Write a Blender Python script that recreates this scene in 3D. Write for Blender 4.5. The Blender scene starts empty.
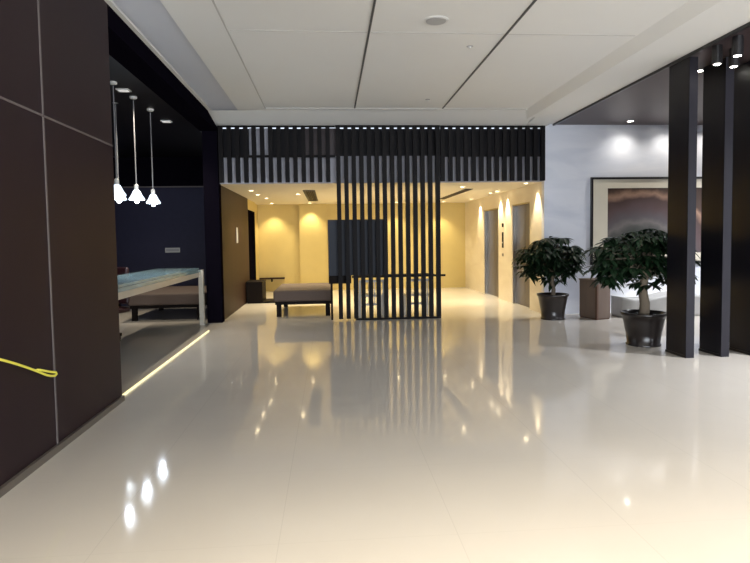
import bpy, bmesh, math, random
from mathutils import Vector, Matrix
C = bpy.context.scene.collection
S = bpy.context.scene
PI = math.pi
rnd = random.Random(7)

# ------------------------------------------------------------------ materials
def mat(name, col, rough=.5, metal=0., spec=.5, noise=0., nscale=8., coat=0., bump=0., col2=None, stretch=(1, 1, 1)):
    m = bpy.data.materials.new(name); m.use_nodes = True
    nt = m.node_tree; b = nt.nodes['Principled BSDF']
    b.inputs['Base Color'].default_value = (*col, 1)
    b.inputs['Roughness'].default_value = rough
    b.inputs['Metallic'].default_value = metal
    b.inputs['Specular IOR Level'].default_value = spec
    b.inputs['Coat Weight'].default_value = coat
    b.inputs['Coat Roughness'].default_value = .05
    tc = nt.nodes.new('ShaderNodeTexCoord'); mp = nt.nodes.new('ShaderNodeMapping')
    mp.inputs['Scale'].default_value = stretch
    nt.links.new(tc.outputs['Object'], mp.inputs['Vector'])
    nz = nt.nodes.new('ShaderNodeTexNoise'); nz.inputs['Scale'].default_value = nscale; nz.inputs['Detail'].default_value = 4
    nt.links.new(mp.outputs['Vector'], nz.inputs['Vector'])
    if noise or col2:
        mx = nt.nodes.new('ShaderNodeMix'); mx.data_type = 'RGBA'
        c2 = col2 or tuple(min(1, c * (1 + noise)) for c in col)
        c1 = col if col2 else tuple(c * (1 - noise) for c in col)
        mx.inputs[6].default_value = (*c1, 1); mx.inputs[7].default_value = (*c2, 1)
        nt.links.new(nz.outputs['Fac'], mx.inputs[0]); nt.links.new(mx.outputs[2], b.inputs['Base Color'])
    if bump:
        bp = nt.nodes.new('ShaderNodeBump'); bp.inputs['Strength'].default_value = bump; bp.inputs['Distance'].default_value = .01
        nt.links.new(nz.outputs['Fac'], bp.inputs['Height']); nt.links.new(bp.outputs[0], b.inputs['Normal'])
    return m

def emit(name, col, strength):
    m = bpy.data.materials.new(name); m.use_nodes = True
    b = m.node_tree.nodes['Principled BSDF']
    b.inputs['Base Color'].default_value = (.8, .8, .8, 1)
    b.inputs['Emission Color'].default_value = (*col, 1)
    b.inputs['Emission Strength'].default_value = strength
    return m

def floor_mat():
    m = mat('polished_cream_tile', (.50, .475, .44), rough=.066, spec=.22, noise=0)
    nt = m.node_tree; b = nt.nodes['Principled BSDF']
    tc = nt.nodes.new('ShaderNodeTexCoord'); sp = nt.nodes.new('ShaderNodeSeparateXYZ')
    nt.links.new(tc.outputs['Object'], sp.inputs[0])
    def M(op, a, bb=None):
        n = nt.nodes.new('ShaderNodeMath'); n.operation = op
        for i, v in ((0, a), (1, bb)):
            if v is None: continue
            if isinstance(v, (int, float)): n.inputs[i].default_value = v
            else: nt.links.new(v, n.inputs[i])
        return n.outputs[0]
    def joint(sock, off, size):
        u = M('FRACT', M('DIVIDE', M('ADD', sock, off), size))
        e = M('MINIMUM', u, M('SUBTRACT', 1., u))
        return M('LESS_THAN', e, .0022 / size)
    jx = joint(sp.outputs['X'], 20 * .9 - .62, .9); jy = joint(sp.outputs['Y'], 20 * .9 - .1, .9)
    j = M('MAXIMUM', jx, M('MULTIPLY', jy, .5))
    nz = nt.nodes.new('ShaderNodeTexNoise'); nz.inputs['Scale'].default_value = 1.6; nz.inputs['Detail'].default_value = 6
    nt.links.new(tc.outputs['Object'], nz.inputs['Vector'])
    mx = nt.nodes.new('ShaderNodeMix'); mx.data_type = 'RGBA'
    mx.inputs[6].default_value = (.53, .49, .435, 1); mx.inputs[7].default_value = (.58, .54, .48, 1)
    nt.links.new(nz.outputs['Fac'], mx.inputs[0])
    m2 = nt.nodes.new('ShaderNodeMix'); m2.data_type = 'RGBA'
    nt.links.new(M('MULTIPLY', j, .16), m2.inputs[0]); nt.links.new(mx.outputs[2], m2.inputs[6]); m2.inputs[7].default_value = (.2, .18, .16, 1)
    nt.links.new(m2.outputs[2], b.inputs['Base Color'])
    return m

def marble_mat(name, c1, c2, rough=.25):
    m = mat(name, c1, rough=rough, spec=.5)
    nt = m.node_tree; b = nt.nodes['Principled BSDF']
    tc = nt.nodes.new('ShaderNodeTexCoord'); mp = nt.nodes.new('ShaderNodeMapping')
    mp.inputs['Scale'].default_value = (.5, .5, 1.6); mp.inputs['Rotation'].default_value = (0, .25, 0)
    nt.links.new(tc.outputs['Object'], mp.inputs['Vector'])
    nz = nt.nodes.new('ShaderNodeTexNoise'); nz.inputs['Scale'].default_value = 1.5; nz.inputs['Detail'].default_value = 8; nz.inputs['Distortion'].default_value = 1.2
    nt.links.new(mp.outputs['Vector'], nz.inputs['Vector'])
    rp = nt.nodes.new('ShaderNodeValToRGB')
    rp.color_ramp.elements[0].position = .3; rp.color_ramp.elements[0].color = (*c2, 1)
    rp.color_ramp.elements[1].position = .62; rp.color_ramp.elements[1].color = (*c1, 1)
    nt.links.new(nz.outputs['Fac'], rp.inputs[0]); nt.links.new(rp.outputs[0], b.inputs['Base Color'])
    return m

def painting_mat():
    m = mat('landscape_painting', (.2, .15, .15), rough=.35)
    nt = m.node_tree; b = nt.nodes['Principled BSDF']
    tc = nt.nodes.new('ShaderNodeTexCoord')
    nz = nt.nodes.new('ShaderNodeTexNoise'); nz.inputs['Scale'].default_value = 4; nz.inputs['Detail'].default_value = 7
    nt.links.new(tc.outputs['Object'], nz.inputs['Vector'])
    vm = nt.nodes.new('ShaderNodeVectorMath'); vm.operation = 'MULTIPLY_ADD'
    vm.inputs[1].default_value = (.22, .22, .22)
    nt.links.new(nz.outputs['Color'], vm.inputs[0]); nt.links.new(tc.outputs['Object'], vm.inputs[2])
    mp = nt.nodes.new('ShaderNodeMapping'); mp.inputs['Location'].default_value = (.22, 0, .46); mp.inputs['Scale'].default_value = (.75, 0, .92)
    nt.links.new(vm.outputs[0], mp.inputs['Vector'])
    ln = nt.nodes.new('ShaderNodeVectorMath'); ln.operation = 'LENGTH'
    nt.links.new(mp.outputs[0], ln.inputs[0])
    rp = nt.nodes.new('ShaderNodeValToRGB'); cr = rp.color_ramp
    pts = [(0, (.02, .03, .02)), (.45, (.03, .04, .03)), (.62, (.07, .07, .065)), (.70, (.14, .125, .12)), (.80, (.085, .075, .08)), (.98, (.085, .055, .055)), (1.12, (.06, .035, .03)), (1.22, (.26, .16, .11)), (1.30, (.06, .035, .025)), (1.6, (.03, .018, .012))]
    mx = 1.7
    cr.elements[0].position = 0; cr.elements[0].color = (*pts[0][1], 1)
    cr.elements[1].position = 1; cr.elements[1].color = (*pts[-1][1], 1)
    for p, c in pts[1:-1]:
        e = cr.elements.new(p / mx); e.color = (*c, 1)
    dv = nt.nodes.new('ShaderNodeMath'); dv.operation = 'DIVIDE'; dv.inputs[1].default_value = mx
    nt.links.new(ln.outputs['Value'], dv.inputs[0]); nt.links.new(dv.outputs[0], rp.inputs[0])
    nt.links.new(rp.outputs[0], b.inputs['Base Color'])
    return m

M = dict(
    floor=floor_mat(),
    ceil=mat('white_ceiling_paint', (.70, .70, .68), .6, noise=.015, nscale=2),
    ceil_sheen=mat('ceiling_paint_bluish_sheen', (.52, .54, .60), .6, noise=.015, nscale=2),
    gap=mat('dark_slot', (.03, .03, .03), .6, noise=.1),
    slot=mat('dark_grey_slot', (.07, .07, .07), .6, noise=.1),
    e_dim=emit('dim_lamp_glow', (1.0, .98, .92), .15),
    hair=mat('hairline_joint', (.45, .44, .42), .6, noise=.05),
    wpanel=mat('dark_brown_wall_panel', (.0165, .0075, .0098), .5, spec=.26, noise=.2, nscale=3, stretch=(1, 1, .15)),
    seam=mat('grey_metal_strip', (.14, .12, .115), .5, metal=.2, noise=.1),
    skirt=mat('brown_grey_skirting', (.14, .12, .10), .35, metal=.3, noise=.1),
    navy=mat('dark_navy_wall', (.030, .029, .055), .5, spec=.2, noise=.15),
    pillar=mat('near_black_pillar_paint', (.004, .0032, .006), .9, spec=.0, noise=.15),
    black=mat('black_ceiling_paint', (.004, .0035, .006), .5, spec=.2, noise=.15),
    brownwood=mat('brown_wood_veneer', (.034, .017, .011), .5, spec=.14, noise=.3, nscale=6, stretch=(1, 1, .12)),
    hallcream=mat('cream_yellow_wallcovering', (.62, .49, .19), .6, noise=.04, nscale=5),
    hallceil=mat('cream_ceiling_paint', (.72, .66, .52), .6, noise=.02),
    creammarble=marble_mat('cream_marble', (.74, .67, .54), (.66, .58, .46)),
    marble=marble_mat('pale_grey_marble', (.66, .68, .74), (.55, .58, .66)),
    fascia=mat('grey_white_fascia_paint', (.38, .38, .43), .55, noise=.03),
    steel=mat('brushed_lift_door_steel', (.11, .095, .085), .45, metal=.35, noise=.08, nscale=30, stretch=(1, 1, .03)),
    steeledge=mat('polished_steel_edge', (.5, .48, .45), .2, metal=1, noise=.05),
    batten=mat('black_brown_batten', (.0035, .0026, .003), .55, spec=.12, noise=.2, nscale=10, stretch=(1, 1, .1)),
    board=mat('dark_slate_grey_board', (.032, .036, .046), .6, spec=.2, noise=.08),
    white=mat('white_lacquer', (.75, .73, .68), .35, noise=.02),
    fabric=mat('taupe_brown_fabric', (.080, .056, .044), .8, noise=.12, nscale=60, bump=.3),
    darkwood=mat('very_dark_wood', (.006, .004, .0035), .6, spec=.08, noise=.25, nscale=9, stretch=(1, 1, .1)),
    glass_teal=mat('teal_glass_top', (.20, .30, .33), .15, spec=.6, noise=.35, nscale=3),
    deskcream=mat('cream_desk_panel', (.44, .41, .34), .35, noise=.04),
    fin=mat('gloss_black_brown_panel', (.008, .007, .011), .34, noise=.2, nscale=4, spec=.35, stretch=(1, 1, .1)),
    finedge_lit=mat('charcoal_lit_edge', (.014, .013, .018), .4, spec=.25, noise=.1),  # paler than the fin panel: light on the front face put in the colour
    soffit=mat('dark_mauve_ceiling_panel', (.052, .036, .038), .4, spec=.3, noise=.1, nscale=3),
    pot=mat('dark_brown_glazed_pot', (.015, .011, .010), .28, noise=.3, nscale=7, spec=.6),
    soil=mat('dark_soil', (.02, .014, .01), .95, noise=.5, nscale=50, bump=.8),
    leaf=mat('dark_green_leaf', (.009, .026, .010), .4, noise=.45, nscale=5),
    bark=mat('grey_brown_bark', (.17, .135, .095), .8, noise=.3, nscale=18, bump=.6, stretch=(1, 1, .3)),
    crate=mat('worn_brown_wood', (.17, .125, .10), .5, noise=.25, nscale=7, stretch=(1, 1, .2)),
    cratedark=mat('reddish_brown_wood_edge', (.11, .058, .038), .5, noise=.25, nscale=7, stretch=(1, 1, .2)),
    frame=mat('black_picture_frame', (.012, .011, .012), .3, noise=.2),
    mount=mat('cream_picture_mount', (.56, .52, .42), .7, noise=.03),
    painting=painting_mat(),
    rock=mat('pale_grey_stone', (.42, .42, .41), .5, noise=.25, nscale=2.5, bump=.3),
    plate=mat('pale_grey_plastic', (.55, .54, .50), .4, noise=.03),
    speaker=mat('grey_speaker_mesh', (.36, .36, .36), .6, noise=.1, nscale=60),
    trim=mat('white_metal_trim', (.6, .6, .58), .4, noise=.03),
    cable=mat('grey_cable', (.22, .22, .23), .5, noise=.05),
    yellow=mat('bright_yellow_cord', (.85, .80, .10), .4, noise=.05),
    red=mat('dark_red_leather', (.035, .010, .012), .4, noise=.2),
    carpet=mat('grey_pink_stone_tile', (.36, .32, .31), .2, noise=.06),
    e_cool=emit('cool_lamp_glow', (.86, .95, 1.0), 9),
    e_shade=emit('frosted_shade_glow', (.62, .78, 1.0), .9),
    e_warm=emit('warm_lamp_glow', (1.0, .80, .48), 14),
    e_white=emit('white_lamp_glow', (1.0, .97, .88), 18),
    e_led=emit('yellow_led_strip', (1.0, .86, .38), .38),
)

# ------------------------------------------------------------------ helpers
def obj(name, bm, m, parent=None, smooth=False, bevel=0., loc=None):
    me = bpy.data.meshes.new(name)
    bmesh.ops.recalc_face_normals(bm, faces=bm.faces)
    bm.to_mesh(me); bm.free()
    me.materials.append(M[m])
    if smooth:
        for p in me.polygons: p.use_smooth = True
    o = bpy.data.objects.new(name, me); C.objects.link(o)
    if parent: o.parent = parent
    if loc: o.location = loc
    if bevel:
        md = o.modifiers.new('bevel', 'BEVEL'); md.width = bevel; md.segments = 3; md.limit_method = 'ANGLE'
    return o

def box(bm, x0, x1, y0, y1, z0, z1):
    vs = [bm.verts.new((x, y, z)) for x in (x0, x1) for y in (y0, y1) for z in (z0, z1)]
    for f in ((0, 1, 3, 2), (4, 6, 7, 5), (0, 4, 5, 1), (2, 3, 7, 6), (0, 2, 6, 4), (1, 5, 7, 3)):
        bm.faces.new([vs[i] for i in f])
    return bm
def B(*a): return box(bmesh.new(), *a)
def boxes(*l):
    bm = bmesh.new()
    for a in l: box(bm, *a)
    return bm

def lathe(prof, n=32, bm=None, at=(0, 0, 0), cap=True):
    bm = bm or bmesh.new(); rings = []
    for r, z in prof:
        rings.append([bm.verts.new((at[0] + r * math.cos(2 * PI * i / n), at[1] + r * math.sin(2 * PI * i / n), at[2] + z)) for i in range(n)])
    for a, b in zip(rings, rings[1:]):
        for i in range(n): bm.faces.new((a[i], a[(i + 1) % n], b[(i + 1) % n], b[i]))
    if cap:
        bm.faces.new(rings[0]); bm.faces.new(rings[-1])
    return bm

def tube(pts, r, n=8, bm=None):
    bm = bm or bmesh.new(); rings = []
    pts = [Vector(p) for p in pts]
    rr = r if isinstance(r, (list, tuple)) else [r] * len(pts)
    for i, p in enumerate(pts):
        t = (pts[min(i + 1, len(pts) - 1)] - pts[max(i - 1, 0)]).normalized()
        a = t.orthogonal().normalized() if i == 0 else (a - t * a.dot(t)).normalized()
        b = t.cross(a)
        rings.append([bm.verts.new(p + rr[i] * (a * math.cos(2 * PI * k / n) + b * math.sin(2 * PI * k / n))) for k in range(n)])
    for q, s in zip(rings, rings[1:]):
        for k in range(n): bm.faces.new((q[k], q[(k + 1) % n], s[(k + 1) % n], s[k]))
    bm.faces.new(rings[0]); bm.faces.new(rings[-1])
    return bm

def tag(o, label, cat, group=None, kind=None):
    o['label'] = label; o['category'] = cat
    if group: o['group'] = group
    if kind: o['kind'] = kind
    return o
def thing(name, label, cat, loc=(0, 0, 0), rz=0, group=None):
    o = bpy.data.objects.new(name, None); C.objects.link(o)
    o.location = loc; o.rotation_euler = (0, 0, rz); o.empty_display_size = .1
    return tag(o, label, cat, group)
def struct(name, bm, m, label=None, parent=None, bevel=0):
    o = obj(name, bm, m, parent, bevel=bevel)
    if not parent:
        o['kind'] = 'structure'; o['category'] = name.split('_')[0]
        if label: o['label'] = label
    return o
def dup(root, loc, label, rz=None, group=None):
    r = root.copy(); C.objects.link(r); r.location = loc; r['label'] = label
    if rz is not None: r.rotation_euler = (0, 0, rz)
    if group: r['group'] = group
    for ch in list(root.children):
        c = ch.copy(); C.objects.link(c); c.parent = r
        for g in ch.children:
            d = g.copy(); C.objects.link(d); d.parent = c
    return r
def lamp(name, kind, loc, power, col, size=.1, target=None, spot=None, blend=.6, parent=None, sy=None):
    l = bpy.data.lights.new(name, kind); l.energy = power; l.color = col
    if kind == 'AREA':
        l.size = size
        if sy: l.shape = 'RECTANGLE'; l.size_y = sy
    elif kind in ('SPOT', 'POINT'): l.shadow_soft_size = size
    if kind == 'SPOT': l.spot_size = spot; l.spot_blend = blend
    o = bpy.data.objects.new(name, l); C.objects.link(o); o.location = loc
    if target:
        o.rotation_euler = (Vector(target) - Vector(loc)).to_track_quat('-Z', 'Y').to_euler()
    if parent: o.parent = parent
    return o

# ------------------------------------------------------------------ setting
ZC = 3.70
struct('floor', B(-6.2, 9.2, -7, 18.2, -.2, 0), 'floor', 'polished cream tiled floor of the lobby and lift hall')
# lobby ceiling: flat side bands round a shallow recessed field
RD = .012
bm = boxes((-2.2, -1.95, -7, 11.2, ZC, ZC + .2), (-1.5, -1.03, -7, 11.2, ZC, ZC + .2), (-1.95, -1.5, -7, -1, ZC, ZC + .2), (-1.95, -1.5, 10.1, 11.2, ZC, ZC + .2),
           (-1.95, -1.5, -1, 10.1, ZC + .05, ZC + .2),
           (-1.03, 3.45, 9.83, 11.2, ZC, ZC + .2), (-1.03, 3.45, -7, 9.83, ZC + RD, ZC + .2))
# right band stands a little lower, with a sloped inner face
def prism(bm, pts, ax, a, b):
    r0 = [bm.verts.new((p[0], a, p[1]) if ax == 'Y' else (a, p[0], p[1])) for p in pts]
    r1 = [bm.verts.new((p[0], b, p[1]) if ax == 'Y' else (b, p[0], p[1])) for p in pts]
    n = len(pts)
    for k in range(n): bm.faces.new((r0[k], r0[(k + 1) % n], r1[(k + 1) % n], r1[k]))
    bm.faces.new(r0); bm.faces.new(r1)
prism(bm, [(3.42, ZC + .02), (3.62, 3.635), (4.27, 3.635), (4.27, 3.9), (3.42, 3.9)], 'Y', -7, 11.2)
struct('ceiling', bm, 'ceil', 'white lobby ceiling with a shallow recessed centre field')
struct('trim_13', boxes((-1.035, -1.02, -7, 9.83, ZC - .001, ZC + .01), (-1.02, 3.43, 9.822, 9.832, ZC - .001, ZC + .01)), 'hair', 'thin line round the centre field of the lobby ceiling')
struct('trim_1', B(-1.945, -1.505, -.99, 10.09, ZC + .02, ZC + .048), 'ceil_sheen', 'recessed band with a pale bluish reflection painted in along the left of the lobby ceiling')  # band added to carry a faint bluish reflection in its colour
struct('trim_2', B(.449, .471, -7, 9.8, ZC + .002, ZC + .0115), 'slot', 'dark slot running along the white ceiling, the left one')
struct('trim_3', B(1.949, 1.971, -7, 9.8, ZC + .002, ZC + .0115), 'slot', 'dark slot running along the white ceiling, the right one')
struct('trim_4', boxes((-1.0, .44, 6.25, 6.262, ZC + .009, ZC + .0118), (.48, 1.94, 6.25, 6.262, ZC + .009, ZC + .0118), (1.98, 3.42, 6.25, 6.262, ZC + .009, ZC + .0118)), 'hair', 'faint cross joint in the white ceiling panels')

bm = bmesh.new(); prism(bm, [(9.95, 3.70), (10.62, 3.59), (10.86, 3.585), (10.86, 3.70)], 'X', -2.0, 3.7)
prism(bm, [(10.1, 3.6345), (10.62, 3.59), (10.86, 3.585), (10.86, 3.6345)], 'X', 3.7, 4.13)
struct('trim_12', bm, 'ceil', 'shallow white drop at the end of the lobby ceiling over the battens')
# left wall of dark panels
struct('wall_left', B(-2.3, -2.0, -7, 5.58, .05, 4.0), 'wpanel', 'dark brown panelled wall at left with thin grey seams')
struct('trim_5', boxes((-2.001, -1.994, 4.265, 4.283, .05, 3.7), (-2.001, -1.994, 2.0, 2.018, .05, 3.7), (-2.001, -1.994, -7, 5.58, 2.395, 2.41)), 'seam', 'thin grey metal seams of the dark panelled wall')
struct('baseboard_left', B(-2.3, -1.975, -7, 5.58, 0, .05), 'skirt', 'low brown-grey skirting under the dark panelled wall')
struct('wall_left_header', B(-2.3, -2.0, 5.58, 10.72, 3.50, 4.0), 'pillar', 'dark fascia over the reception recess')
# reception recess
struct('ceiling_recess', B(-6.2, -2.3, 3.8, 14.2, 3.50, 3.7), 'black', 'black ceiling of the reception recess')
struct('wall_recess_back', B(-6.2, -2.28, 14.0, 14.2, 0, 2.82), 'navy', 'dark navy back wall of the reception recess')
struct('wall_recess_upper', B(-6.2, -2.28, 14.0, 14.2, 2.82, 3.5), 'pillar', 'black upper band of the recess back wall above the seam')
struct('wall_recess_left', B(-6.2, -6.0, 3.8, 14.0, 0, 3.5), 'navy', 'dark navy far side wall of the reception recess')
struct('wall_recess_front', B(-6.0, -2.3, 3.8, 4.0, 0, 3.5), 'navy', 'dark return wall of the reception recess')
struct('trim_6', B(-6.0, -2.28, 13.985, 14.0, 2.79, 2.82), 'seam', 'thin horizontal seam on the navy back wall')
struct('trim_7', B(-2.055, -2.037, 5.6, 9.75, 0, .02), 'e_led', 'glowing yellow light strip in the floor at the reception recess')
# pillar and wood wall of the lift hall
struct('wall_hall_pillar', B(-2.27, -2.0, 10.72, 10.95, 0, 4.0), 'pillar', 'dark pillar between the reception recess and the lift hall')
struct('wall_hall_left', B(-2.27, -2.03, 10.95, 14.66, 0, 2.56), 'brownwood', 'brown wood wall on the left of the lift hall')
struct('door_1', boxes((-2.27, -2.06, 14.66, 16.2, 0, 2.3)), 'pillar', 'dark recessed doorway at the far end of the brown wood wall')
struct('wall_hall_left_end', boxes((-2.27, -2.1, 16.2, 17.2, 0, 2.56), (-2.27, -2.05, 14.66, 16.2, 2.3, 2.56)), 'hallcream', 'cream yellow end of the left hall wall')
struct('wall_hall_back', boxes((-2.3, 4.3, 17.2, 17.4, 0, 2.56), (-.88, -.08, 17.05, 17.2, 0, 2.56)), 'hallcream', 'cream yellow back wall of the lift hall')
struct('ceiling_hall', B(-2.27, 4.3, 10.95, 17.4, 2.56, 2.7), 'hallceil', 'low cream ceiling of the lift hall')
# fascia behind the hanging battens
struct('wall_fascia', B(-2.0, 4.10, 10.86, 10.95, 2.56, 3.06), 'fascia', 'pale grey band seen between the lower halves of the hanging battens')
struct('wall_fascia_upper', B(-2.0, 4.10, 10.95, 11.0, 3.06, 3.583), 'black', 'black band behind the upper halves of the battens')
struct('trim_8', B(-1.45, -1.06, 10.88, 10.95, 3.06, 3.58), 'fascia', 'pale grey strip painted as the lit gaps behind the battens near the left end')  # strip added so its pale colour carries the bright gaps
struct('trim_9', B(-.47, .20, 10.88, 10.95, 3.06, 3.58), 'soffit', 'brown-grey strip painted as the lit gaps behind the battens left of the screen')  # brownish lit gaps put into the colour of this added strip
# lift wall (X = 4.1) with two lift doors
LW = [(10.88, 11.55), (12.68, 13.75), (15.05, 17.2)]
bm = bmesh.new()
for a, b in LW: box(bm, 4.10, 4.3, a, b, 0, 2.56)
for a, b in ((11.55, 12.68), (13.75, 15.05)):
    box(bm, 4.10, 4.3, a, b, 2.22, 2.56)
struct('wall_hall_right', bm, 'creammarble', 'cream marble lift wall on the right of the hall')
for n, (a, b), lab in ((2, (11.55, 12.68), 'nearer grey steel lift door in the cream marble wall'), (3, (13.75, 15.05), 'farther grey steel lift door in the cream marble wall')):
    mid = (a + b) / 2
    d = struct('door_%d' % n, boxes((4.20, 4.24, a, mid - .004, 0, 2.22), (4.20, 4.24, mid + .004, b, 0, 2.22)), 'steel', lab)
    struct('door_frame', boxes((4.11, 4.20, a, a + .03, 0, 2.22), (4.11, 4.20, b - .03, b, 0, 2.22), (4.11, 4.20, a, b, 2.19, 2.22)), 'steeledge', parent=d)
# pale marble wall on the right
struct('wall_back', B(4.10, 9.2, 10.75, 10.88, 0, 4.0), 'marble', 'pale grey marble wall on the right behind the plants')
struct('wall_right', B(9.0, 9.2, -7, 10.75, 0, 4.0), 'marble', 'far right wall of the lobby')
struct('ceiling_side', B(4.30, 9.0, -7, 10.75, 3.62, 3.8), 'soffit', 'dark mauve ceiling panels over the right side of the lobby')
struct('trim_10', B(4.265, 4.30, -7, 10.75, 3.60, 3.66), 'frame', 'black edge between the white ceiling and the dark ceiling')
struct('wall_side_panel', B(5.14, 9.0, 7.5, 7.6, 0, 3.6), 'fin', 'dark glossy partition behind the upright fins')

# ------------------------------------------------------------------ hanging battens and screen
W2 = .038
def batten(x, z0, parent, y0=10.64, y1=10.70):
    return obj('batten', B(x - .039, x + .039, y0, y1, z0, 3.56), 'batten', parent)
t = thing('hanging_batten_row', 'shorter row of black hanging ceiling battens left of the tall slatted screen', 'battens', (0, 0, 0))
obj('top_rail', B(-1.98, .13, 10.66, 10.69, 3.56, 3.585), 'batten', t)
for k in range(14): batten(-1.93 + .1482 * k, 2.56, t)
obj('backing_rail', B(-1.98, .13, 10.70, 10.73, 3.02, 3.06), 'batten', t)
t = thing('hanging_batten_row', 'longer row of black hanging ceiling battens right of the tall slatted screen', 'battens', (0, 0, 0))
obj('top_rail', B(2.09, 4.085, 10.65, 10.69, 3.56, 3.585), 'batten', t)
for k in range(14): batten(2.125 + .1474 * k, 2.56, t)
obj('backing_rail', B(2.09, 4.085, 10.70, 10.73, 3.02, 3.06), 'batten', t)
t = thing('slatted_screen', 'tall floor to ceiling screen of black upright slats in the hall opening', 'screen', (0, 0, 0))
for k in range(14):
    x = .185 + .1415 * k
    obj('slat', B(x - W2, x + W2, 10.60, 10.70, .03, 3.56), 'batten', t)
obj('bottom_rail', B(.46, 2.06, 10.59, 10.71, 0, .03), 'batten', t, bevel=.008)
obj('top_rail', B(.14, 2.07, 10.62, 10.69, 3.56, 3.585), 'batten', t)
obj('crossbar', B(.40, 2.17, 10.70, 10.745, .78, .82), 'batten', t)
# grey board fixed behind the slats
t = thing('display_board', 'slate grey rectangular board behind the left slats of the tall screen', 'board', (0, 0, 0))
obj('panel', B(-.03, 1.07, 10.715, 10.745, .83, 1.87), 'board', t, bevel=.005)
obj('bottom_edge', B(-.03, .39, 10.71, 10.75, .68, .83), 'darkwood', t)
obj('support_foot', B(.0, .04, 10.715, 10.745, 0, .68), 'darkwood', t)
# console table and two white chairs glimpsed through the slats
t = thing('console_table', 'narrow dark console table behind the lower part of the slatted screen', 'table', (1.27, 11.46, 0))
obj('tabletop', B(-.78, .80, -.16, .16, .76, .79), 'darkwood', t)
for sx in (-.74, .76):
    for sy in (-.13, .13): obj('leg', B(sx - .02, sx + .02, sy - .02, sy + .02, 0, .76), 'darkwood', t)
def white_chair(x, lab):
    t = thing('spindle_back_chair', lab, 'chair', (x, 11.05, 0), 0, 'white chairs behind the slatted screen')
    obj('seat', B(-.24, .24, -.16, .20, .40, .44), 'white', t, bevel=.01)
    obj('back_rail', B(-.24, .24, -.20, -.17, .68, .73), 'white', t, bevel=.008)
    for i in range(4): obj('spindle', B(-.165 + i * .11 - .012, -.165 + i * .11 + .012, -.195, -.175, .28, .68), 'white', t)
    obj('lower_rail', B(-.22, .22, -.197, -.173, .24, .28), 'white', t)
    for sx in (-.225, .225):
        obj('leg', B(sx - .02, sx + .02, -.205, -.165, 0, .68), 'white', t)
        obj('leg', B(sx - .02, sx + .02, .155, .195, 0, .40), 'white', t)
    return t
white_chair(.78, 'white slat-backed chair behind the left half of the tall screen, under the grey board')
white_chair(1.68, 'white slat-backed chair behind the right half of the tall screen')

# ------------------------------------------------------------------ ottomans
def ottoman(loc, lab, w=1.16, d=1.9):
    t = thing('ottoman_bench', lab, 'bench', loc, 0, 'brown upholstered bench ottomans')
    obj('seat_cushion', B(-w / 2, w / 2, 0, d, .30, .52), 'fabric', t, bevel=.035)
    obj('seat_base', B(-w / 2 + .03, w / 2 - .03, .03, d - .03, .24, .30), 'darkwood', t)
    for sx in (-1, 1):
        for y in (.09, d - .09):
            x = sx * (w / 2 - .1)
            obj('leg', B(x - .045, x + .045, y - .045, y + .045, 0, .24), 'darkwood', t, bevel=.006)
    return t
o1 = ottoman((-.54, 11.3, 0), 'brown upholstered bench ottoman in the lift hall left of the slatted screen')
ottoman((-3.14, 11.2, 0), 'brown upholstered bench ottoman under the teal-topped reception desk', w=1.42)

# ------------------------------------------------------------------ reception desk
t = thing('reception_desk', 'long reception desk with teal glass top and cream front edge in the left recess', 'desk', (0, 0, 0))
obj('desk_top', B(-3.10, -2.36, 5.9, 10.55, 1.00, 1.03), 'glass_teal', t, bevel=.005)
obj('front_ledge', B(-2.50, -2.32, 5.9, 10.55, .955, .998), 'glass_teal', t)
obj('front_panel', B(-2.37, -2.34, 5.9, 10.50, .87, .95), 'deskcream', t)
obj('end_panel', B(-2.36, -2.28, 10.50, 10.60, 0, .995), 'deskcream', t)
obj('end_panel', B(-3.05, -2.34, 5.86, 5.9, 0, .995), 'deskcream', t)
t = thing('office_chair', 'dark red leather chair behind the near end of the reception desk', 'chair', (-3.45, 9.1, 0), -.5)
obj('backrest', B(-.23, .23, .20, .27, .55, 1.12), 'red', t, bevel=.03)
obj('seat', B(-.24, .24, -.25, .25, .42, .50), 'red', t, bevel=.03)
obj('back_support', B(-.03, .03, .23, .26, .40, .6), 'darkwood', t)
obj('column', lathe([(.03, .08), (.03, .42)], 12), 'darkwood', t)
obj('base', boxes((-.26, .26, -.025, .025, .03, .08), (-.025, .025, -.26, -.026, .03, .08), (-.025, .025, .026, .26, .03, .08), (-.26, -.22, -.02, .02, 0, .03), (.22, .26, -.02, .02, 0, .03)), 'darkwood', t)
# wall plates
t = thing('wall_plaque', 'small pale rectangular plaque on the navy wall above the reception desk', 'sign', (-3.72, 13.985, 1.31))
obj('plate', B(-.17, .17, -.012, 0, -.055, .055), 'plate', t)
obj('inset', B(-.15, .15, -.016, -.012, -.03, .03), 'speaker', t)
t = thing('wall_plaque', 'small upright pale plaque on the brown wood wall of the lift hall', 'sign', (-2.03, 12.86, 1.63))
obj('plate', B(0, .012, -.07, .07, -.17, .17), 'plate', t)
obj('inset', B(.012, .016, -.05, .05, -.14, .14), 'trim', t)
# yellow cord hanging on dark wall
pts = []
for i in range(25):
    u = i / 24; pts.append((-1.972, 3.0 + 1.10 * u, .965 - .37 * u ** 1.35))
pts += [(-1.972, 4.16, .574), (-1.972, 4.22, .560), (-1.972, 4.247, .566), (-1.972, 4.235, .583), (-1.972, 4.17, .600), (-1.972, 4.10, .622), (-1.972, 4.03, .645), (-1.972, 3.98, .658)]
tag(obj('neon_cord', tube(pts, .0085, 8), 'yellow', smooth=True), 'bright yellow cord with a looped end lying against the dark panelled wall', 'cord')

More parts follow.
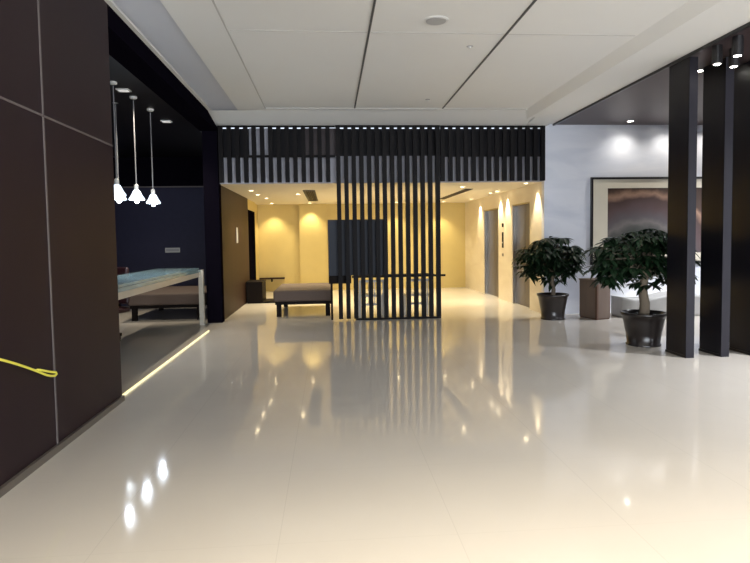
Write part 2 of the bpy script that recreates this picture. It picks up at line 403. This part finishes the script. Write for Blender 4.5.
# ------------------------------------------------------------------ pendants
def pendant(loc, lab):
    x, y, z = loc
    t = thing('pendant_lamp', lab, 'lamp', (x, y, z), 0, 'glass pendant lamps over the reception desk')
    L = 3.5 - z
    obj('ceiling_canopy', lathe([(.01, L), (.05, L), (.05, L - .02), (.04, L - .03), (.01, L - .035)][::-1], 20), 'trim', t, smooth=False)
    obj('cord', tube([(0, 0, L - .05), (0, 0, .17)], .0075, 6), 'cable', t)
    obj('socket', lathe([(.012, .18), (.028, .16), (.028, .09)], 16), 'trim', t)
    sh = obj('lamp_shade', lathe([(.028, .10), (.045, .085), (.075, .02), (.108, -.03), (.10, -.042), (.05, -.046)], 24), 'e_shade', t, smooth=True)
    obj('bulb', lathe([(.004, -.085), (.022, -.078), (.030, -.062), (.026, -.048), (.012, -.046)], 16), 'e_cool', sh, smooth=True)
    lamp('pendant_light', 'POINT', (0, 0, -.12), 7, (.78, .88, 1.0), .025, parent=t)
    return t
PG = 'glass pendant lamps over the reception desk'
p = pendant((-2.65, 8.98, 2.13), 'glowing pendant lamp over the desk, rightmost of the front three')
dup(p, (-2.65, 8.23, 2.13), 'glowing glass pendant lamp over the desk, middle of the front three')
dup(p, (-2.65, 7.49, 2.13), 'glowing glass pendant lamp over the desk, leftmost of the front three')
q = dup(p, (-3.02, 8.6, 2.16), 'glowing pendant lamp set back behind the front three over the desk')

for c in list(q.children):
    if c.type == 'LIGHT': bpy.data.objects.remove(c)

# ------------------------------------------------------------------ recessed lights
def downlight(name, loc, lab, em, r=.05, group=None):
    t = thing(name, lab, 'ceiling light', loc, 0, group)
    obj('trim_ring', lathe([(r + .018, 0), (r + .018, -.008), (r, -.010), (r, 0)], 20, cap=False), 'trim', t)
    obj('lens', lathe([(r * .98, -.004), (.001, -.006)], 20), em, t)
    return t
HL = [(-1.62, 12.3, 'over the wood wall, nearest the lobby'), (-1.62, 13.4, 'over the wood wall, second from the lobby'), (-1.55, 14.5, 'over the wood wall, third from the lobby'),
      (-1.62, 16.55, 'left one close to the yellow back wall'), (-.70, 13.3, 'beside the left air vent, nearer the lobby'), (-.55, 16.5, 'close to the back wall above the bright yellow pier'),
      (.95, 13.2, 'behind the slatted screen, left one'), (1.95, 16.5, 'close to the back wall behind the slatted screen'), (2.76, 11.8, 'left of the right air vent, nearest the lobby'), (2.60, 13.6, 'left of the right air vent, farther one'), (3.3, 16.5, 'close to the back wall at right'),
      (3.86, 11.08, 'against the lift wall, nearest the lobby'), (3.86, 13.0, 'against the lift wall right of the call panel'), (3.86, 13.55, 'against the lift wall left of the call panel'), (3.86, 15.4, 'against the lift wall, beyond the farther lift')]
d0 = None
for x, y, w in HL:
    lab = 'warm hall downlight ' + w
    if d0 is None: d0 = downlight('recessed_downlight', (x, y, 2.56), lab, 'e_warm', .045, 'warm downlights in the lift hall')
    else: dup(d0, (x, y, 2.56), lab)
    if y > 16: lamp('spot', 'SPOT', (x, y + .30, 2.53), 30, (1, .84, .52), .03, (x, y + .42, 0), 1.6, .7)
    elif x > 3.8: lamp('spot', 'SPOT', (x + .13, y, 2.53), 62, (1, .88, .64), .03, (x + .13, y, 0), 1.15, .7)
    else: lamp('spot', 'SPOT', (x, y, 2.53), 40, (1, .84, .56), .03, (x, y + .2, 0), 1.5, .7)
rc = thing('recess_downlight', 'flat rectangular downlight in the black recess ceiling, farthest right past the pendants', 'ceiling light', (-2.65, 9.85, 3.5), 0, 'rectangular downlights over the desk')
obj('housing', B(-.08, .08, -.065, .065, -.015, 0), 'trim', rc)
obj('lens', B(-.06, .06, -.05, .05, -.02, -.015), 'e_dim', rc)
dup(rc, (-2.65, 7.86, 3.5), 'flat rectangular downlight in the black recess ceiling between the pendant canopies')
# right-hand dark ceiling lights
s0 = downlight('wall_washer_light', (5.60, 10.38, 3.62), 'spotlight in dark ceiling above the left part of the large painting', 'e_white', .05, 'spotlights washing the marble wall')
dup(s0, (6.45, 10.38, 3.62), 'spotlight in dark ceiling above the middle of the large painting')
for x in (5.64, 6.5, 7.3):
    lamp('wash_spot', 'SPOT', (x, 10.38, 3.58), 13, (1, .93, .82), .06, (x, 10.60, 2.6), 2.2, 1.0)
def can(loc, lab):
    t = thing('ceiling_spotlight', lab, 'ceiling light', loc, 0, 'cylinder spotlights before the black fins')
    obj('housing', lathe([(.055, .20), (.055, 0), (.048, -.004)], 20), 'frame', t)
    obj('lens', lathe([(.036, -.006), (.001, -.008)], 20), 'e_white', t)
    return t
c0 = can((4.40, 6.28, 3.42), 'short black cylinder spotlight with lit lens before the black fins, left of the three')
dup(c0, (4.42, 5.98, 3.42), 'short black cylinder spotlight with lit lens before the black fins, highest of the three')
dup(c0, (4.66, 6.36, 3.42), 'short black cylinder spotlight with lit lens before the black fins, lowest of the three')
dd = dup(s0, (4.81, 7.22, 3.62), 'spotlight in dark ceiling seen through the gap between first two black fins')
# lobby ceiling fittings
t = thing('ceiling_speaker', 'round grey speaker grille in the white lobby ceiling', 'speaker', (1.12, 5.9, ZC + .012))
obj('grille', lathe([(.10, -.012), (.105, -.004), (.105, 0)], 28), 'speaker', t)
obj('rim', lathe([(.125, 0), (.125, -.008), (.106, -.008), (.106, 0)], 28, cap=False), 'trim', t)
def sprinkler(loc, lab):
    t = thing('smoke_detector', lab, 'detector', loc, 0, 'small round detectors in the lobby ceiling')
    obj('base', lathe([(.03, -.006), (.04, 0)], 18), 'speaker', t)
    obj('head', lathe([(.012, -.022), (.016, -.007)], 14), 'trim', t)
    return t
a0 = sprinkler((1.66, 6.67, ZC + .012), 'small round detector in the white ceiling nearest the round speaker')
dup(a0, (1.60, 9.2, ZC + .012), 'small round detector in the white ceiling near the batten screen')
# hall air vents
def vent(loc, w, d, lab):
    t = thing('air_vent', lab, 'vent', loc, 0, 'dark slot vents in the hall ceiling')
    obj('frame', boxes((-w / 2, -w / 2 + .03, 0, d, -.015, 0), (w / 2 - .03, w / 2, 0, d, -.015, 0), (-w / 2 + .03, w / 2 - .03, 0, .04, -.015, 0), (-w / 2 + .03, w / 2 - .03, d - .04, d, -.015, 0)), 'gap', t)
    bk_ = obj('backing', B(-w / 2 + .03, w / 2 - .03, .04, d - .04, -.004, 0), 'darkwood', t)
    n = 5
    for i in range(n):
        x = -w / 2 + .03 + (w - .06) * (i + .5) / n
        obj('louvre', B(x - .004, x + .004, .04, d - .04, -.014, -.004), 'brownwood', bk_)
    return t
vent((-.42, 12.35, 2.56), .26, 3.3, 'dark brown slot air vent in the hall ceiling above the ottoman')
vent((3.03, 12.3, 2.56), .16, 3.1, 'narrow dark slot air vent in the hall ceiling right of the slatted screen')
# lift call panels
t = thing('lift_call_panel', 'slim dark lift call panel on the cream marble between the two lift doors', 'control panel', (4.10, 13.38, 1.05))
obj('plate', B(-.012, 0, -.05, .05, 0.20, 0.57), 'darkwood', t)
obj('button', B(-.018, -.012, -.015, .015, 0.31, 0.34), 'trim', t)
obj('indicator', B(-.014, 0, -.05, .05, 0.69, 0.78), 'darkwood', t)
obj('lower_plate', B(-.012, 0, -.045, .045, 0, 0.07), 'seam', t)
# low dark unit and shelf at the hall's far left
t = thing('low_cabinet', 'low dark cabinet at the far left of the lift hall beside the doorway', 'cabinet', (-1.82, 13.9, 0))
obj('body', B(-.19, .19, 0, .75, .04, .50), 'darkwood', t)
obj('top', B(-.20, .20, -.01, .76, .50, .52), 'darkwood', t, bevel=.004)
obj('plinth', B(-.17, .55, .02, .73, 0, .04), 'darkwood', t)
t = thing('wall_shelf', 'thin dark shelf along the yellow back wall above the low cabinet', 'shelf', (-1.72, 17.2, .37))
obj('board', B(-.35, .37, -.22, 0, 0, .04), 'brownwood', t)
obj('bracket', B(-.02, .02, -.15, 0, -.08, 0), 'darkwood', t)

# ------------------------------------------------------------------ right side: picture, box, stone, fins
t = thing('framed_painting', 'large landscape painting in thin black frame with cream mount on the marble wall', 'picture', (6.41, 10.75, 1.60))
w, h = 1.40, 1.02
obj('frame', boxes((-w, -w + .04, -.05, 0, -h + .36, h), (w - .04, w, -.05, 0, -h + .36, h), (-w + .04, w - .04, -.05, 0, h - .04, h), (-w + .04, w - .04, -.05, 0, -h + .36, -h + .40)), 'frame', t)
obj('mount', boxes((-w + .04, -w + .335, -.03, 0, -h + .40, h - .04), (w - .335, w - .04, -.03, 0, -h + .40, h - .04), (-w + .335, w - .335, -.03, 0, h - .21, h - .04), (-w + .335, w - .335, -.03, 0, -h + .40, -h + .57)), 'mount', t)
obj('canvas', B(-w + .335, w - .335, -.02, 0, -h + .57, h - .21), 'painting', t)

t = thing('wooden_box', 'tall brown wooden box standing between the two potted plants by the marble wall', 'box', (4.73, 9.86, 0), .28)
obj('body', B(0, .30, 0, .46, .02, .69), 'crate', t, bevel=.006)
obj('lid', B(-.01, .31, -.01, .47, .69, .72), 'crate', t, bevel=.004)
obj('corner_post', B(-.012, .02, -.014, .03, .0, .69), 'cratedark', t)
obj('plinth', B(.01, .29, .01, .45, 0, .02), 'cratedark', t)
# pale stone bench
bm = bmesh.new(); box(bm, -.95, .95, -.22, .22, 0, .38)
bmesh.ops.subdivide_edges(bm, edges=bm.edges[:], cuts=7, use_grid_fill=True)
for v in bm.verts:
    if v.co.z > .05:
        v.co.z += .05 * math.sin(v.co.x * 4.1 + 1) * v.co.z / .36
    v.co.y += .03 * math.sin(v.co.x * 5.3)
tag(obj('stone_bench', bm, 'rock', smooth=True, bevel=0, loc=(6.25, 10.22, 0)), 'pale grey low stone bench against the marble wall behind the larger plant', 'bench')
bpy.data.objects['stone_bench'].data.polygons.foreach_set('use_smooth', [True] * len(bpy.data.objects['stone_bench'].data.polygons))
tag(obj('wall_fill_strip', B(5.75, 7.1, 10.70, 10.745, .02, .05), 'e_white'), 'added glowing fill strip at the foot of the marble wall behind the stone bench', 'light')  # unseen glow added to brighten the foot of the marble wall

FG = 'black upright fins on the right'
def fin(x, lab):
    t = thing('upright_fin', lab, 'panel', (x, 6.6, 0), 0, FG)
    obj('panel', B(0, .09, .03, .42, 0, 3.60), 'fin', t)
    obj('front_edge', B(-.003, .10, 0, .03, 0, 3.60), 'finedge_lit', t)
    obj('foot_plate', B(-.008, .098, .031, .425, 0, .03), 'frame', t)
    return t
f0 = fin(4.29, 'glossy black floor to ceiling fin, first at left beside the larger potted plant')
dup(f0, (4.74, 6.6, 0), 'glossy black floor to ceiling fin, second from the larger potted plant')
dup(f0, (5.15, 6.6, 0), 'glossy black floor to ceiling fin, third from the larger potted plant')
dup(f0, (5.58, 6.6, 0), 'glossy black floor to ceiling fin, fourth from the larger potted plant at the picture edge')

# ------------------------------------------------------------------ plants
def add_leaf(bm, hub, direc, up, L, Wd, droop):
    d = direc.normalized(); s = d.cross(up).normalized(); n = s.cross(d)
    prev = None
    for i, (u, w) in enumerate(((.06, .02), (.25, .55), (.5, 1.), (.75, .75), (1., .03))):
        c = hub + d * (L * u) - Vector((0, 0, 1)) * (droop * L * u * u)
        e = (s * (Wd * w / 2))
        row = (bm.verts.new(c - e + n * .12 * Wd * w), bm.verts.new(c), bm.verts.new(c + e + n * .12 * Wd * w))
        if prev:
            bm.faces.new((prev[0], prev[1], row[1], row[0])); bm.faces.new((prev[1], prev[2], row[2], row[1]))
        prev = row
def plant(loc, lab, rx, ry, zlo, zhi, seed, trunk_r, n, pot=.0, rz=0, pr=.28, ph=.45, clip=None):
    R = random.Random(seed)
    t = thing('potted_tree', lab, 'plant', loc, rz, 'potted umbrella-leaved trees by the marble wall')
    po_ = obj('pot', lathe([(pr * .78, 0), (pr * .80, .02), (pr * .74, .03), (pr * .80, ph * .35), (pr * .92, ph * .75), (pr * .98, ph * .9), (pr * 1.05, ph * .93), (pr * 1.05, ph), (pr * .95, ph), (pr * .93, ph - .05)], 36, cap=False), 'pot', t, smooth=True)
    po = obj('soil', lathe([(.01, ph - .05), (pr * .93, ph - .05)][::-1], 28), 'soil', po_)
    zt = zlo + (zhi - zlo) * .45
    tr = [(0, 0, ph - .06), (.01, 0, ph + .12), (-.005, .01, zt * .7 + .1), (0, 0, zt)]
    tr = [(0, 0, ph - .06 + (zt - ph + .06) * i / 8) for i in range(9)]
    tr = [(x + .012 * math.sin(i * 1.1), y + .01 * math.cos(i * 1.7), z) for i, (x, y, z) in enumerate(tr)]
    tk_ = obj('trunk', tube(tr, [trunk_r * (1.15 - .055 * i) for i in range(9)], 14), 'bark', t, smooth=True)
    top = Vector(tr[-1])
    br = bmesh.new(); fo = bmesh.new()
    H = zhi - zlo
    for i in range(n):
        # broad drooping crown, densest through the middle, ragged round the rim
        a = R.uniform(0, 2 * PI); rr = R.uniform(.0, 1) ** .55 * .86
        dome = (1 - rr ** 2.4)
        lo_ = zlo + H * (.06 + .20 * rr); hi_ = zlo + H * (.56 + .40 * dome)
        z = lo_ + (hi_ - lo_) * R.uniform(0, 1) ** .75
        k_ = 1 + .13 * math.sin(3 * a + seed) + R.uniform(-.06, .06)
        x = rx * rr * math.cos(a) * k_; y = ry * rr * math.sin(a)
        hub = Vector((x, y, z))
        if clip and clip(hub + Vector(loc)): continue
        out = Vector((x / rx, y / ry, 0))
        if out.length < .05: out = Vector((math.cos(a), math.sin(a), 0)) * .3
        mid = top.lerp(hub, .5) + Vector((0, 0, .05))
        if i % 2 == 0: tube([top - Vector((0, 0, R.uniform(0, .2))), mid, hub], [.009, .006, .004], 5, br)
        nl = R.choice((5, 6, 6, 7)); L0 = R.uniform(.13, .24)
        tilt = Vector((out.x, out.y, 0)).normalized() * .55 + Vector((R.uniform(-.5, .5), R.uniform(-.5, .5), R.uniform(-.15, .35)))
        for k in range(nl):
            b = 2 * PI * k / nl + R.uniform(-.2, .2) + a
            d = Vector((math.cos(b), math.sin(b), -.05)) + tilt * .7 + Vector((0, 0, -.15 * out.length))
            add_leaf(fo, hub, d, Vector((0, 0, 1)), L0 * R.uniform(.85, 1.1), L0 * .40, R.uniform(.1, .7))
    obj('branches', br, 'bark', tk_, smooth=True)
    obj('foliage', fo, 'leaf', t, smooth=False)
    return t
plant((4.03, 10.14, 0), 'smaller-looking potted tree with dark green leaves at the corner by the lift opening', .64, .38, .56, 1.54, 5, .035, 215, clip=lambda p: p.x > 4.38 and p.z < 1.02, pr=.27, ph=.46)
plant((4.27, 7.52, 0), 'larger-looking potted tree with thick pale trunk beside the black fins', .68, .52, .68, 1.64, 11, .062, 250, pr=.285, ph=.45,
      clip=lambda p: p.y < 7.25 and p.x > 4.0)

# ------------------------------------------------------------------ lights of the place and added fills
# broad fill light added behind the camera to brighten the lobby
lamp('rear_fill_light', 'AREA', (3.3, -6.8, 1.9), 500, (.88, .93, 1.0), 9.5, (3.3, 10, 1.6), sy=3.2)
# warm lobby ceiling lamps over the foreground
for x, y in ((-.4, .9), (1.4, .9), (3.2, .9), (-.4, -1.8), (1.4, -1.8), (3.2, -1.8)):
    lamp('ceiling_lamp', 'SPOT', (x, y, 3.68), 220, (1, .88, .68), .12, (x, y + .2, 0), 1.75, 1.0)
# cool lobby ceiling lamps
for x, y in ((6.3, 2.5), (6.3, 5.0), (7.6, 9.0)):
    lamp('ceiling_lamp', 'SPOT', (x, y, 3.58), 430, (.93, .95, 1.0), .12, (x, y, 0), 2.4, .9)
lamp('recess_lamp_and_fill', 'SPOT', (-3.3, 12.2, 3.46), 110, (1, .86, .66), .06, (-3.2, 12.0, 0), .95, .6)  # fill added to brighten the ottoman in the recess, no fixture built
for y in (7.86, 9.85): lamp('recess_lamp_and_fill', 'SPOT', (-2.65, y, 3.46), 55, (1, .88, .70), .05, (-3.0, y + .9, 0), 2.0, .8)
hl = lamp('hall_light', 'AREA', (1.0, 14.3, 2.54), 74, (1, .84, .54), 5.0, (1.0, 14.3, 0), sy=4.4); hl.data.spread = 1.7; hl.data.specular_factor = .4

w = bpy.data.worlds.new('world'); S.world = w; w.use_nodes = True
w.node_tree.nodes['Background'].inputs[0].default_value = (.75, .85, 1, 1)
w.node_tree.nodes['Background'].inputs[1].default_value = .6

# ------------------------------------------------------------------ camera
f_, p_, y_, r_, s_ = 574.685, .0526534, .0778446, -.0146914, -12.068
cp, sp, cy, sy, cr, sr = math.cos(p_), math.sin(p_), math.cos(y_), math.sin(y_), math.cos(r_), math.sin(r_)
F = Vector((sy * cp, cy * cp, -sp)); rt = Vector((cy, -sy, 0)); up = rt.cross(F)
r2 = cr * rt + sr * up; u2 = -sr * rt + cr * up
cam = bpy.data.cameras.new('camera'); co = bpy.data.objects.new('camera', cam); C.objects.link(co)
mw = Matrix((r2, u2, -F)).transposed().to_4x4(); mw.translation = Vector((0, 0, 1.5)); co.matrix_world = mw
cam.sensor_width = 36; cam.lens = f_ / 750 * 36; cam.shift_y = s_ / 750; cam.clip_start = .05
S.camera = co
S.view_settings.view_transform = 'Standard'; S.view_settings.look = 'None'; S.view_settings.gamma = 1
S.view_settings.exposure = 1.32
S.view_settings.use_curve_mapping = False
